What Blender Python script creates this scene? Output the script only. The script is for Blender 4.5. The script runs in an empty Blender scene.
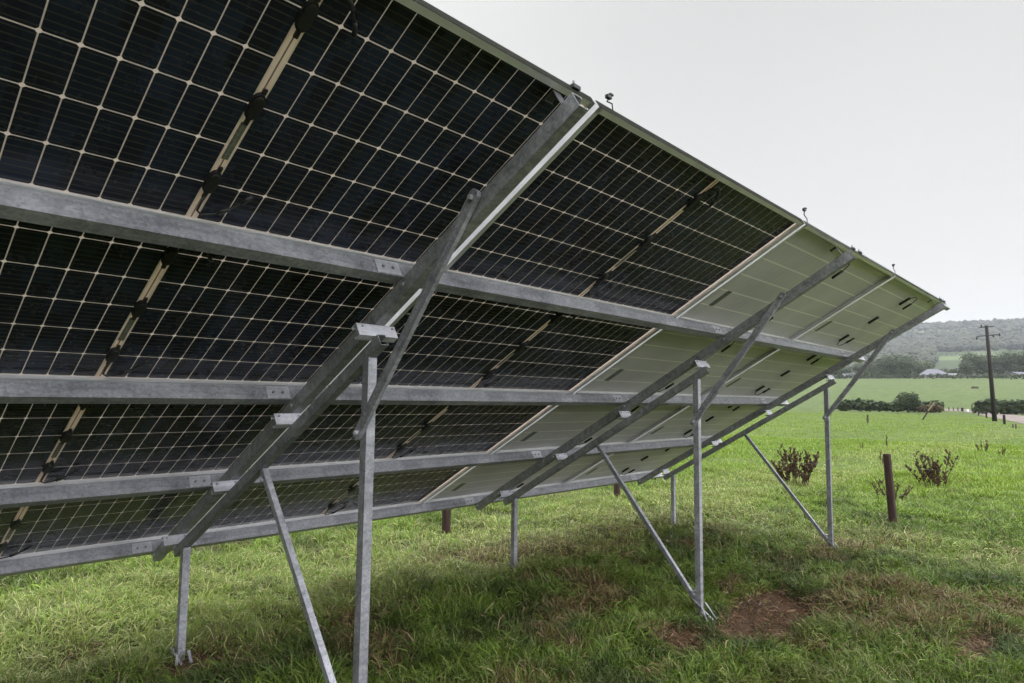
import bpy, bmesh, math, random
import numpy as np
from mathutils import Vector, Matrix, Euler

random.seed(7)
rng = np.random.default_rng(11)
sc = bpy.context.scene
COL = sc.collection
R = math.radians

# ------------------------------------------------------------------ camera
# axes of the tilted array plane: u along the row, v up the slope, w out of the underside
T = R(30.32); c_, s_ = math.cos(T), math.sin(T)
U = Vector((1, 0, 0)); V = Vector((0, -c_, s_)); W = Vector((0, -s_, -c_))
TOP = 2.9                                    # height of the top edge above the grass
def PW(u, v, w): return Vector((u, -v*c_ - w*s_, TOP + v*s_ - w*c_))
CAM = Vector((-0.9136, -1.5111, 1.6814))
Rcw = Matrix(((0.681839, 0.073125, 0.727838), (-0.731404, 0.051872, 0.679969), (0.011969, -0.995973, 0.088853)))
F = 656.25
cd = bpy.data.cameras.new('camera'); cam = bpy.data.objects.new('camera', cd); COL.objects.link(cam)
cd.sensor_width = 36; cd.lens = F*36/1024; cd.clip_start = .05; cd.clip_end = 12000
m = Matrix(((Rcw[0][0], -Rcw[0][1], -Rcw[0][2]), (Rcw[1][0], -Rcw[1][1], -Rcw[1][2]), (Rcw[2][0], -Rcw[2][1], -Rcw[2][2])))
cam.matrix_world = Matrix.Translation(CAM) @ m.to_4x4()
sc.camera = cam

# ------------------------------------------------------------------ helpers
def tag(o, label=None, cat=None, group=None, kind=None):
    if label: o['label'] = label
    if cat: o['category'] = cat
    if group: o['group'] = group
    if kind: o['kind'] = kind
    return o
def empty(name, loc=(0, 0, 0), rz=0, mat=None):
    o = bpy.data.objects.new(name, None); COL.objects.link(o)
    o.empty_display_size = .1
    if mat is not None: o.matrix_world = mat
    else: o.location = loc; o.rotation_euler = (0, 0, rz)
    return o
def plane_mat(u=0, v=0):
    p = PW(u, v, 0)
    return Matrix(((1, V.x*0, 0, p.x), (0, V.y, W.y, p.y), (0, V.z, W.z, p.z), (0, 0, 0, 1)))
class MB:
    def __init__(s): s.v = []; s.f = []; s.m = []
    def quad(s, a, b, c, d, mi=0):
        n = len(s.v); s.v += [tuple(a), tuple(b), tuple(c), tuple(d)]; s.f.append((n, n+1, n+2, n+3)); s.m.append(mi)
    def box(s, lo, hi, mi=0):
        x0, y0, z0 = lo; x1, y1, z1 = hi; n = len(s.v)
        s.v += [(x0,y0,z0),(x1,y0,z0),(x1,y1,z0),(x0,y1,z0),(x0,y0,z1),(x1,y0,z1),(x1,y1,z1),(x0,y1,z1)]
        for q in ((0,3,2,1),(4,5,6,7),(0,1,5,4),(1,2,6,5),(2,3,7,6),(3,0,4,7)):
            s.f.append(tuple(n+i for i in q)); s.m.append(mi)
    def loft(s, rings, cap=True, mi=0, closed=True):
        n0 = len(s.v); k = len(rings[0])
        for r in rings: s.v += [tuple(p) for p in r]
        for i in range(len(rings)-1):
            for j in range(k if closed else k-1):
                a = n0+i*k+j; b = n0+i*k+(j+1) % k
                s.f.append((a, b, b+k, a+k)); s.m.append(mi)
        if cap:
            s.f.append(tuple(n0+j for j in range(k))[::-1]); s.m.append(mi)
            s.f.append(tuple(n0+(len(rings)-1)*k+j for j in range(k))); s.m.append(mi)
    def bar(s, p, q, a, b, side, mi=0):
        """solid rectangular bar p->q; a = size along 'side', b = size across it"""
        p = Vector(p); q = Vector(q); d = (q-p).normalized(); x = (Vector(side)-Vector(side).dot(d)*d).normalized(); y = d.cross(x)
        ring = lambda o: [o+x*i*a/2+y*j*b/2 for i, j in ((-1,-1),(1,-1),(1,1),(-1,1))]
        s.loft([ring(p), ring(q)], mi=mi)
    def prof(s, p, q, pts, side, mi=0):
        """closed cross-section pts (x along 'side', y across) swept p->q"""
        p = Vector(p); q = Vector(q); d = (q-p).normalized(); x = (Vector(side)-Vector(side).dot(d)*d).normalized(); y = d.cross(x)
        s.loft([[o+x*i+y*j for i, j in pts] for o in (p, q)], mi=mi)
    def tube(s, pts, rad, n=8, mi=0):
        rings = []; P = [Vector(p) for p in pts]; rr = rad if isinstance(rad, (list, tuple)) else [rad]*len(P)
        for i, p in enumerate(P):
            d = (P[min(i+1, len(P)-1)]-P[max(i-1, 0)]).normalized()
            a = d.cross(Vector((0, 0, 1)));  a = d.cross(Vector((0, 1, 0))) if a.length < .2 else a
            a.normalize(); b = d.cross(a)
            rings.append([p+(a*math.cos(t)+b*math.sin(t))*rr[i] for t in [2*math.pi*k/n for k in range(n)]])
        s.loft(rings, mi=mi)
    def build(s, name, mats, parent=None, smooth=False, bevel=0):
        me = bpy.data.meshes.new(name); me.from_pydata(s.v, [], s.f)
        if not isinstance(mats, (list, tuple)): mats = [mats]
        for x in mats: me.materials.append(x)
        if len(mats) > 1: me.polygons.foreach_set('material_index', s.m)
        bm = bmesh.new(); bm.from_mesh(me); bmesh.ops.recalc_face_normals(bm, faces=bm.faces); bm.to_mesh(me); bm.free()
        if smooth: me.polygons.foreach_set('use_smooth', [True]*len(me.polygons))
        o = bpy.data.objects.new(name, me); COL.objects.link(o)
        if parent: o.parent = parent
        if bevel:
            b = o.modifiers.new('bevel', 'BEVEL'); b.width = bevel; b.segments = 2; b.limit_method = 'ANGLE'
        return o
def cprof(depth, wid, t=.0025, lip=.012):
    """C section: web on x=0, flanges reaching to x=wid, opening away; y spans 0..depth"""
    return [(0,0),(wid,0),(wid,lip),(wid-t,lip),(wid-t,t),(t,t),(t,depth-t),(wid-t,depth-t),(wid-t,depth-lip),(wid,depth-lip),(wid,depth),(0,depth)]

# ------------------------------------------------------------------ materials
def mat(name):
    m = bpy.data.materials.new(name); m.use_nodes = True; nt = m.node_tree
    b = nt.nodes['Principled BSDF']; return m, nt, b
def N(nt, typ, **kw):
    n = nt.nodes.new(typ)
    for k, v in kw.items():
        if k in n.inputs: n.inputs[k].default_value = v
        else: setattr(n, k, v)
    return n
def ramp(nt, fac, stops, interp='LINEAR'):
    r = nt.nodes.new('ShaderNodeValToRGB'); r.color_ramp.interpolation = interp
    e = r.color_ramp.elements
    while len(e) > 1: e.remove(e[0])
    e[0].position = stops[0][0]; e[0].color = (*stops[0][1], 1)
    for p, c in stops[1:]:
        x = e.new(p); x.color = (*c, 1)
    nt.links.new(fac, r.inputs[0]); return r
def noise_mat(name, stops, scale=6, rough=.7, metal=0, detail=6, bump=0, bscale=None, coord='Object', spec=.4, dist=0, vec_scale=None):
    m, nt, b = mat(name); L = nt.links
    tc = N(nt, 'ShaderNodeTexCoord'); src = tc.outputs[coord]
    if vec_scale:
        mp = N(nt, 'ShaderNodeMapping'); mp.inputs['Scale'].default_value = vec_scale; L.new(src, mp.inputs['Vector']); src = mp.outputs[0]
    n = N(nt, 'ShaderNodeTexNoise', Scale=scale, Detail=detail, Roughness=.6, Distortion=dist); L.new(src, n.inputs['Vector'])
    r = ramp(nt, n.outputs['Fac'], stops); L.new(r.outputs[0], b.inputs['Base Color'])
    b.inputs['Roughness'].default_value = rough; b.inputs['Metallic'].default_value = metal
    b.inputs['Specular IOR Level'].default_value = spec
    if bump:
        n2 = N(nt, 'ShaderNodeTexNoise', Scale=bscale or scale*3, Detail=4); L.new(src, n2.inputs['Vector'])
        bp = N(nt, 'ShaderNodeBump', Strength=bump, Distance=.01); L.new(n2.outputs['Fac'], bp.inputs['Height']); L.new(bp.outputs[0], b.inputs['Normal'])
    return m
def galv(name, lo, hi, metal=.55, rough=.48):
    m, nt, b = mat(name); L = nt.links
    tc = N(nt, 'ShaderNodeTexCoord')
    v = N(nt, 'ShaderNodeTexVoronoi', Scale=85); v.feature = 'F1'; L.new(tc.outputs['Object'], v.inputs['Vector'])
    n = N(nt, 'ShaderNodeTexNoise', Scale=5.5, Detail=7, Roughness=.65); L.new(tc.outputs['Object'], n.inputs['Vector'])
    n3 = N(nt, 'ShaderNodeTexNoise', Scale=38, Detail=3, Roughness=.6); L.new(tc.outputs['Object'], n3.inputs['Vector'])
    sp = N(nt, 'ShaderNodeSeparateColor'); L.new(v.outputs['Color'], sp.inputs[0])
    a1 = N(nt, 'ShaderNodeMath', operation='MULTIPLY_ADD'); a1.inputs[1].default_value = .22; L.new(sp.outputs[0], a1.inputs[0]); L.new(n.outputs['Fac'], a1.inputs[2])
    a2 = N(nt, 'ShaderNodeMath', operation='MULTIPLY_ADD'); a2.inputs[1].default_value = .35; L.new(n3.outputs['Fac'], a2.inputs[0]); L.new(a1.outputs[0], a2.inputs[2])
    r = ramp(nt, a2.outputs[0], [(.52, lo), (.78, tuple((x+y)/2 for x, y in zip(lo, hi))), (1.0, hi)])
    # white zinc bloom in patches
    n2 = N(nt, 'ShaderNodeTexNoise', Scale=14, Detail=8, Roughness=.7); L.new(tc.outputs['Object'], n2.inputs['Vector'])
    r2 = ramp(nt, n2.outputs['Fac'], [(.58, (0, 0, 0)), (.72, (1, 1, 1))])
    mx = N(nt, 'ShaderNodeMix', data_type='RGBA'); mx.inputs[7].default_value = (.55, .56, .57, 1)
    mm = N(nt, 'ShaderNodeMath', operation='MULTIPLY'); mm.inputs[1].default_value = .35; L.new(r2.outputs[0], mm.inputs[0])
    oi = N(nt, 'ShaderNodeObjectInfo'); mr = N(nt, 'ShaderNodeMapRange'); mr.inputs['To Min'].default_value = .80; mr.inputs['To Max'].default_value = 1.12; L.new(oi.outputs['Random'], mr.inputs[0])
    # long run marks
    mp = N(nt, 'ShaderNodeMapping'); mp.inputs['Scale'].default_value = (1.1, 14, 14); L.new(tc.outputs['Object'], mp.inputs[0])
    n4 = N(nt, 'ShaderNodeTexNoise', Scale=1.5, Detail=5, Roughness=.6, Distortion=.6); L.new(mp.outputs[0], n4.inputs['Vector'])
    r4 = ramp(nt, n4.outputs['Fac'], [(.32, (.74, .74, .74)), (.5, (1, 1, 1)), (.68, (1.14, 1.14, 1.14))])
    v1 = N(nt, 'ShaderNodeVectorMath', operation='MULTIPLY'); v2 = N(nt, 'ShaderNodeVectorMath', operation='SCALE')
    L.new(mm.outputs[0], mx.inputs[0]); L.new(r.outputs[0], mx.inputs[6]); L.new(mx.outputs[2], v1.inputs[0]); L.new(r4.outputs[0], v1.inputs[1]); L.new(v1.outputs[0], v2.inputs[0]); L.new(mr.outputs[0], v2.inputs['Scale']); L.new(v2.outputs[0], b.inputs['Base Color'])
    rr = N(nt, 'ShaderNodeMath', operation='MULTIPLY_ADD'); rr.inputs[1].default_value = .3; rr.inputs[2].default_value = rough-.12; L.new(n.outputs['Fac'], rr.inputs[0]); L.new(rr.outputs[0], b.inputs['Roughness'])
    b.inputs['Metallic'].default_value = metal
    return m
M = {}
M['steel'] = galv('galvanised_steel', (.165, .167, .188), (.39, .392, .43), metal=.42)
M['steel_fresh'] = galv('galvanised_steel_fresh', (.36, .36, .40), (.57, .57, .62), metal=.35)
M['steel_dull'] = galv('galvanised_steel_dull', (.145, .15, .158), (.31, .315, .33), metal=.4)
M['alu'] = noise_mat('anodised_aluminium', [(.3, (.60, .60, .62)), (.7, (.72, .72, .74))], 9, .38, .6)
M['black'] = noise_mat('black_plastic', [(.3, (.008, .008, .009)), (.7, (.018, .018, .018))], 20, .5)
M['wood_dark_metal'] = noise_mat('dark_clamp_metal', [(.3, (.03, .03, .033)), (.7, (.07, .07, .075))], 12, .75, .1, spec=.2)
M['edge'] = noise_mat('dark_edge_strip', [(.3, (.016, .018, .014)), (.7, (.036, .034, .026))], 14, .9, spec=.15)  # even dark tone for the strip added on the top edge
M['tape'] = noise_mat('ribbon_grey', [(.3, (.16, .14, .12)), (.7, (.24, .21, .18))], 20, .6)

def translucent_sheet(name, col, col2, fac, scale):
    m, nt, b = mat(name); L = nt.links
    tc = N(nt, 'ShaderNodeTexCoord'); n = N(nt, 'ShaderNodeTexNoise', Scale=scale, Detail=4); L.new(tc.outputs['Object'], n.inputs['Vector'])
    r = ramp(nt, n.outputs['Fac'], [(.3, col), (.7, col2)])
    L.new(r.outputs[0], b.inputs['Base Color']); b.inputs['Roughness'].default_value = .25
    tr = N(nt, 'ShaderNodeBsdfTranslucent'); L.new(r.outputs[0], tr.inputs['Color'])
    mx = N(nt, 'ShaderNodeMixShader'); mx.inputs[0].default_value = fac
    L.new(b.outputs[0], mx.inputs[1]); L.new(tr.outputs[0], mx.inputs[2])
    L.new(mx.outputs[0], nt.nodes['Material Output'].inputs['Surface']); return m
M['lam'] = translucent_sheet('glass_laminate', (.68, .63, .58), (.76, .705, .65), .55, 3)
M['strip'] = translucent_sheet('junction_strip', (.92, .83, .77), (.95, .88, .82), .5, 6)

def cell_material():
    m, nt, b = mat('solar_cell'); L = nt.links
    tc = N(nt, 'ShaderNodeTexCoord'); sx = N(nt, 'ShaderNodeSeparateXYZ'); L.new(tc.outputs['Object'], sx.inputs[0])
    # thin busbars along the length of the cells
    d = N(nt, 'ShaderNodeMath', operation='DIVIDE'); d.inputs[1].default_value = .02629; L.new(sx.outputs['Y'], d.inputs[0])
    fr = N(nt, 'ShaderNodeMath', operation='FRACT'); L.new(d.outputs[0], fr.inputs[0])
    sb = N(nt, 'ShaderNodeMath', operation='SUBTRACT'); sb.inputs[1].default_value = .5; L.new(fr.outputs[0], sb.inputs[0])
    ab = N(nt, 'ShaderNodeMath', operation='ABSOLUTE'); L.new(sb.outputs[0], ab.inputs[0])
    lt = N(nt, 'ShaderNodeMath', operation='LESS_THAN'); lt.inputs[1].default_value = .085; L.new(ab.outputs[0], lt.inputs[0])
    # every cell slightly its own tone
    wn = N(nt, 'ShaderNodeTexVoronoi', Scale=1); wn.inputs['Randomness'].default_value = 0
    mp = N(nt, 'ShaderNodeMapping'); mp.inputs['Scale'].default_value = (1/.0931, 1/.184, 0); L.new(tc.outputs['Object'], mp.inputs[0]); L.new(mp.outputs[0], wn.inputs['Vector'])
    oi = N(nt, 'ShaderNodeObjectInfo')
    sp = N(nt, 'ShaderNodeSeparateColor'); L.new(wn.outputs['Color'], sp.inputs[0])
    ad = N(nt, 'ShaderNodeMath', operation='ADD'); L.new(sp.outputs[0], ad.inputs[0]); L.new(oi.outputs['Random'], ad.inputs[1])
    f2 = N(nt, 'ShaderNodeMath', operation='FRACT'); L.new(ad.outputs[0], f2.inputs[0])
    r = ramp(nt, f2.outputs[0], [(0, (.0135, .0145, .0225)), (.5, (.0165, .0205, .0350)), (1, (.0200, .0275, .0530))])
    mx = N(nt, 'ShaderNodeMix', data_type='RGBA'); mx.inputs[7].default_value = (.048, .047, .048, 1)
    L.new(lt.outputs[0], mx.inputs[0]); L.new(r.outputs[0], mx.inputs[6]); L.new(mx.outputs[2], b.inputs['Base Color'])
    n = N(nt, 'ShaderNodeTexNoise', Scale=7, Detail=8, Roughness=.7); L.new(tc.outputs['Object'], n.inputs['Vector'])
    rr = N(nt, 'ShaderNodeMapRange'); rr.inputs['From Min'].default_value = .3; rr.inputs['From Max'].default_value = .7
    rr.inputs['To Min'].default_value = .14; rr.inputs['To Max'].default_value = .34
    L.new(n.outputs['Fac'], rr.inputs[0]); L.new(rr.outputs[0], b.inputs['Roughness'])
    b.inputs['Specular IOR Level'].default_value = .24
    return m
M['cell'] = cell_material()

def white_back():
    m, nt, b = mat('white_backsheet'); L = nt.links
    tc = N(nt, 'ShaderNodeTexCoord'); sx = N(nt, 'ShaderNodeSeparateXYZ'); L.new(tc.outputs['Object'], sx.inputs[0])
    def line(out, pitch, wid, off=0.):
        a0 = N(nt, 'ShaderNodeMath', operation='ADD'); a0.inputs[1].default_value = off; L.new(out, a0.inputs[0])
        d = N(nt, 'ShaderNodeMath', operation='DIVIDE'); d.inputs[1].default_value = pitch; L.new(a0.outputs[0], d.inputs[0])
        fr = N(nt, 'ShaderNodeMath', operation='FRACT'); L.new(d.outputs[0], fr.inputs[0])
        sb = N(nt, 'ShaderNodeMath', operation='SUBTRACT'); sb.inputs[1].default_value = .5; L.new(fr.outputs[0], sb.inputs[0])
        ab = N(nt, 'ShaderNodeMath', operation='ABSOLUTE'); L.new(sb.outputs[0], ab.inputs[0])
        lt = N(nt, 'ShaderNodeMath', operation='LESS_THAN'); lt.inputs[1].default_value = wid; L.new(ab.outputs[0], lt.inputs[0]); return lt
    a = line(sx.outputs['Y'], .184, .035, .092)
    v = line(sx.outputs['X'], .0931, .05, 0.)
    mu = N(nt, 'ShaderNodeMath', operation='MULTIPLY'); mu.inputs[1].default_value = .22; L.new(v.outputs[0], mu.inputs[0])
    mxm = N(nt, 'ShaderNodeMath', operation='MAXIMUM'); L.new(a.outputs[0], mxm.inputs[0]); L.new(mu.outputs[0], mxm.inputs[1])
    n = N(nt, 'ShaderNodeTexNoise', Scale=2.5, Detail=5); L.new(tc.outputs['Object'], n.inputs['Vector'])
    r = ramp(nt, n.outputs['Fac'], [(.3, (.47, .455, .455)), (.7, (.55, .535, .535))])
    mx = N(nt, 'ShaderNodeMix', data_type='RGBA'); mx.inputs[7].default_value = (.80, .76, .71, 1)
    L.new(mxm.outputs[0], mx.inputs[0]); L.new(r.outputs[0], mx.inputs[6]); L.new(mx.outputs[2], b.inputs['Base Color'])
    b.inputs['Roughness'].default_value = .42; b.inputs['Specular IOR Level'].default_value = .35
    return m
M['white'] = white_back()
M['labelink'] = noise_mat('label_print', [(.42, (.075, .085, .07)), (.58, (.16, .18, .15))], 60, .5, vec_scale=(1, 3, 1))

# ------------------------------------------------------------------ solar panels
HU, HV = 1.1594, .5578      # half sizes
Pu, Pv = 2.3489, 1.1257
CU, CV = .0931, .184
def panel_meshes(pale):
    """local axes: x along the row, y up the slope, z out of the underside"""
    parts = {}
    fr = MB()
    D = .035; t = .0022; fl = .026
    def frame_bar(a, b, inward):
        a = Vector(a); b = Vector(b)
        pts = [(0, -.004), (0, D), (fl, D), (fl, D-t), (t, D-t), (t, -.004)]
        inward = Vector(inward); z = Vector((0, 0, 1))
        fr.loft([[o+inward*x+z*y for x, y in pts] for o in (a, b)])
    frame_bar((-HU, -HV, 0), (-HU, HV, 0), (1, 0, 0)); frame_bar((HU, -HV, 0), (HU, HV, 0), (-1, 0, 0))
    frame_bar((-HU+.0023, -HV, 0), (HU-.0023, -HV, 0), (0, 1, 0)); frame_bar((-HU+.0023, HV, 0), (HU-.0023, HV, 0), (0, -1, 0))
    parts['frame'] = (fr, M['alu'], 0)
    sh = MB(); sh.box((-HU+.0025, -HV+.0025, -.0025), (HU-.0025, HV-.0025, 0.0025))
    if pale:
        parts['backsheet'] = (sh, M['white'], 0)
    else:
        parts['glass_sheet'] = (sh, M['lam'], 0)
        ce = MB(); g = .0043; ch = .0062
        for i in range(-12, 12):
            x0 = (.015+i*CU if i >= 0 else -.015+(i)*CU)
            x1 = x0+CU
            x0 += g/2; x1 -= g/2
            for j in range(6):
                y0 = -.552+j*CV+.0027; y1 = y0+CV-.0054
                # half-cut wafer: clipped corners
                ring = [(x0+ch, y0), (x1-ch, y0), (x1, y0+ch), (x1, y1-ch), (x1-ch, y1), (x0+ch, y1), (x0, y1-ch), (x0, y0+ch)]
                ce.loft([[(x, y, -.0035) for x, y in ring], [(x, y, .0035) for x, y in ring]])
        parts['solar_cells'] = (ce, M['cell'], 0)
        st = MB(); st.box((-.0205, -.551, .0037), (.0205, .551, .0046)); parts['centre_strip'] = (st, M['strip'], 0)
        ta = MB(); ta.box((-.003, -.545, .0046), (.001, .545, .007)); parts['ribbon'] = (ta, M['tape'], 0)
    return parts
def jbox_mesh(pale):
    b = MB()
    if not pale:
        # two rounded lobes in a line with a raised lid
        for sc_, z0, z1 in ((1, .0045, .016), (.82, .016, .024)):
            ring = []
            for k in range(28):
                a = 2*math.pi*k/28; y = math.sin(a); x = math.cos(a)
                waist = 1-.22*math.exp(-(y/.22)**2)
                ring.append((x*.0265*waist*sc_, y*.056*sc_))
            b.loft([[(x, y, z0) for x, y in ring], [(x*.97, y*.97, z1) for x, y in ring]])
        b.box((-.006, -.078, .005), (.008, -.055, .014)); b.box((-.004, .055, .005), (.01, .074, .014))
    else:
        b.loft([[(x, y, z) for x, y in ((-.014,-.06),(.014,-.06),(.018,-.04),(.018,.04),(.014,.06),(-.014,.06),(-.018,.04),(-.018,-.04))] for z in (.003, .022)])
    return b
def cable_mesh(pale, flip):
    b = MB(); f = -1 if flip else 1
    if not pale:
        pts = [(.004, -.07*f, .012), (.0, -.105*f, .016), (-.006, -.13*f, .03), (.012, -.145*f, .032), (.05, -.13*f, .032), (.09, -.095*f, .03), (.12, -.06*f, .026), (.14, -.03*f, .02)]
        b.tube(pts, .0042, 7); b.tube([(.125, -.055*f, .025), (.15, -.015*f, .018)], .0085, 8)
        b.tube([(.06, -.122*f, .032), (.095, -.09*f, .030)], .009, 8)
    else:
        pts = [(.0, -.05*f, .012), (.03, -.11*f, .03), (.07, -.10*f, .045), (.10, -.03*f, .05), (.10, .0, .05)]
        b.tube(pts, .0042, 7); b.tube([(.092, -.03*f, .05), (.10, .07*f, .05)], .011, 8)
    return b
LABEL_MESH = MB(); LABEL_MESH.box((-.0115, -.085, .0047), (.0115, .085, .0062))
LABEL_PALE = MB(); LABEL_PALE.box((-.035, -.095, .0026), (.035, .095, .0036))
def copy_tree(o, parent=None):
    c = o.copy(); COL.objects.link(c)
    if parent: c.parent = parent
    for ch in o.children: copy_tree(ch, c)
    return c
def make_panel(pale):
    root = empty('solar_panel')
    for nm, (mb, mt, sm) in panel_meshes(pale).items():
        mb.build(nm, mt, root)
    for k, y in enumerate((.355, 0, -.355)):
        j = jbox_mesh(pale).build('junction_box', M['black'], root); j.location = (.0, y, 0)
        if k != 1:
            cbl = cable_mesh(pale, k == 0).build('cable', M['black'], j, smooth=True)
    lb = (LABEL_PALE if pale else LABEL_MESH).build('rating_label', M['labelink'], root)
    lb.location = (-.89, -.275, 0) if pale else (0, -.16, 0)
    return root
proto = {False: make_panel(False), True: make_panel(True)}
used = {False: False, True: False}
rowname = ['top row', 'second row from the top', 'third row from the top', 'bottom row']
GD = 'dark see-through panels'; GP = 'pale white-backed panels'
desc = {
    -1: ('dark glass-backed solar panel beyond the left picture edge, in the {r}', False),
    0: ('dark glass-backed solar panel left of the nearest frame, in the {r}', False),
    1: ('dark glass-backed solar panel right of the nearest frame, in the {r}', False),
    2: ('pale white-backed solar panel crossed by the middle frame, in the {r}', True),
    3: ('pale white-backed solar panel at the far end, in the {r}', True)}
for ci in range(-1, 4):
    for ri in range(4):
        txt, pale = desc[ci]
        o = proto[pale] if not used[pale] else copy_tree(proto[pale])
        used[pale] = True
        o.matrix_world = plane_mat(ci*Pu, -(ri+.5)*Pv)
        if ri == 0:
            es = MB(); es.box((-HU, HV+.0003, -.004), (HU, HV+.002, .0345)); es.build('added_edge_strip', M['edge'], o)  # thin added strip, only darkens the outer wall along the top row
        tag(o, txt.format(r=rowname[ri]), 'solar panel', GP if pale else GD)

# ------------------------------------------------------------------ purlins (rails along the row)
U0, U1 = -3.55, 8.27
raillabel = ['uppermost long galvanised rail, highest across the back of the panels', 'second long galvanised rail from the top, between second and third panel rows',
             'third long galvanised rail from the top, above the bottom panel row', 'lowest long galvanised rail, along the bottom edge just above the grass']
for k in range(4):
    vf = -(k+1)*Pv+.020
    root = empty('mounting_rail', mat=plane_mat(0, vf)); tag(root, raillabel[k], 'rail', 'long rails under the panels')
    b = MB(); pr = cprof(.083, .058, .003, .014)
    # web faces up the slope (+y); flanges run down the slope
    b.loft([[(u, -x, .036+y) for x, y in pr] for u in (U0, U1)])
    b.build('channel', M['steel'], root)
    for fi in range(-1, 3):
        ur = .92+3.3*fi
        p = MB(); p.box((ur-.135, .0005, .040), (ur-.004, .004, .114)); pl = p.build('cleat_plate', M['steel_fresh'], root, bevel=.001)
        q = MB()
        for du in (-.10, -.045):
            q.tube([(ur+du, .004, .078), (ur+du, .011, .078)], .008, 6)
        q.build('bolt', M['steel_dull'], pl)

# ------------------------------------------------------------------ support frames
def rect(a, b): return [(-a/2, -b/2), (a/2, -b/2), (a/2, b/2), (-a/2, b/2)]
def chan(w, d, t=.003):   # open channel, web at y=0
    return [(-w/2, 0), (w/2, 0), (w/2, d), (w/2-t, d), (w/2-t, t), (-w/2+t, t), (-w/2+t, d), (-w/2, d)]
X0 = .92
def lp(u, v, w):          # point on the array axes, relative to the frame base empty
    p = PW(u, v, w); return Vector((p.x-X0, p.y-1.15, p.z))
def wp(x, y, z): return Vector((x-X0, y-1.15, z))
def make_frame():
    root = empty('support_frame', (X0, 1.15, 0))
    r = MB(); pr = cprof(.070, .055, .003, .014)
    # rafter: web on the left side, lips below open to the right
    r.loft([[lp(X0+x, v, .1215+y) for x, y in pr] for v in (-4.50, .025)])
    rf = r.build('rafter', M['steel_dull'], root)
    b = MB(); pr2 = cprof(.058, .045, .003, .012)
    b.loft([[lp(.905+x, v, .2585+y) for x, y in pr2] for v in (-4.07, -1.375)])
    b.build('lower_beam', M['steel_dull'], root)
    for v in (-1.39, -2.26, -3.113, -3.975):
        cpr = cprof(.066, .042, .003, .012); x = MB()
        x.loft([[lp(u, v-a, .192+bb) for a, bb in cpr] for u in (.815, 1.035 if v > -1.5 else .985)])
        cc = x.build('cross_piece', M['steel_fresh'], root)
        q = MB()
        for u in ((.845, 1.015) if v > -1.5 else (.84, .955)):
            q.tube([lp(u, v+.0005, .208), lp(u, v+.006, .208)], .006, 6)
        q.build('bolt', M['steel_dull'], cc)
    # end bracket between the rafter head and the panel frame
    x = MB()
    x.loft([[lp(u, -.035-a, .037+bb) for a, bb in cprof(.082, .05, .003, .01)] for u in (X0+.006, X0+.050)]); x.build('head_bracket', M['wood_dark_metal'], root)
    def post(y, z0, z1, name):
        p = MB(); w_ = .048
        cx, cy = .905+w_/2, y+w_/2
        # rolled channel: open face to the rear
        sec = [(-w_/2, -w_/2), (w_/2, -w_/2), (w_/2, w_/2), (w_/2-.012, w_/2), (w_/2-.012, w_/2-.003), (w_/2-.003, w_/2-.003), (w_/2-.003, -w_/2+.003), (-w_/2+.003, -w_/2+.003), (-w_/2+.003, w_/2-.003), (-w_/2+.012, w_/2-.003), (-w_/2+.012, w_/2), (-w_/2, w_/2)]
        zt = lambda yy: z1+(cy-yy)*math.tan(T)
        p.loft([[wp(cx+a, cy+bb, z0) for a, bb in sec], [wp(cx+a, cy+bb, zt(cy+bb)) for a, bb in sec]])
        o = p.build(name, M['steel'], root)
        return o
    # height of the underside of the lower beam at a given y
    def under(y):
        w = .3175; v = -(y+w*s_)/c_; return TOP+v*s_-w*c_
    post(1.122, -.35, under(1.146), 'rear_post')
    post(3.205, -.35, under(3.229), 'front_post')
    # brace from the rafter down to the rear post, bolted on the outer side
    br = MB(); a = wp(.895, .405, 2.505); e = wp(.882, 1.150, 1.520)
    d = (e-a).normalized(); side = d.cross(Vector((1, 0, 0))).normalized()
    pts = [(-.025, -.011), (.025, -.011), (.025, .011), (.008, .011), (.004, .004), (-.004, .004), (-.008, .011), (-.025, .011)]
    xx = Vector((1, 0, 0))
    rings = []
    L_ = (e-a).length
    for tt in (-.035, -.02, L_+.02, L_+.035):
        k = .55 if tt in (-.035, L_+.035) else 1
        rings.append([a+d*tt+side*i*k-xx*j for i, j in pts])
    br.loft(rings); bo = br.build('brace', M['steel'], root)
    q = MB(); q.tube([a-xx*.026, a+xx*.02], .011, 6); q.tube([e-xx*.026, e+xx*.025], .011, 6); q.build('bolt', M['steel_fresh'], bo)
    st = MB(); st.bar(wp(.929, 2.165, 1.262), wp(.929, 1.182, .055), .036, .036, (1, 0, 0)); so = st.build('strut', M['steel'], root, bevel=.003)
    for (bx, by, bz) in ((.929, 2.140, 1.205), (.929, 1.195, .12)):
        q = MB(); q.tube([wp(bx-.028, by, bz), wp(bx+.028, by, bz)], .010, 6); q.build('bolt', M['steel_fresh'], so)
    for k_, v_ in enumerate((-1.13, -2.255, -3.381, -4.505+.03)):
        q = MB()
        p0, p1 = lp(X0-.007, v_+.012, .150), lp(X0+.002, v_+.012, .150)
        q.tube([p0, p1], .009, 6); q.build('bolt', M['steel_fresh'], rf)
    # splayed ground stakes at the feet
    for fy, z in ((1.146, -.02), (3.229, -.085)):
        for (dx0, dy0, z0, dx1, dy1, z1) in ((-.05, .03, .09, .02, -.15, -.09), (.04, -.03, .06, .05, -.16, -.10), (-.03, -.03, .05, -.07, -.12, -.09)):
            an = MB(); an.bar(wp(.929+dx0, fy+dy0, z+z0), wp(.929+dx1, fy+dy1, z+z1), .020, .005, (1, .2, 0))
            an.build('ground_stake', M['steel'], root)
    return root
f0 = make_frame()
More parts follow.
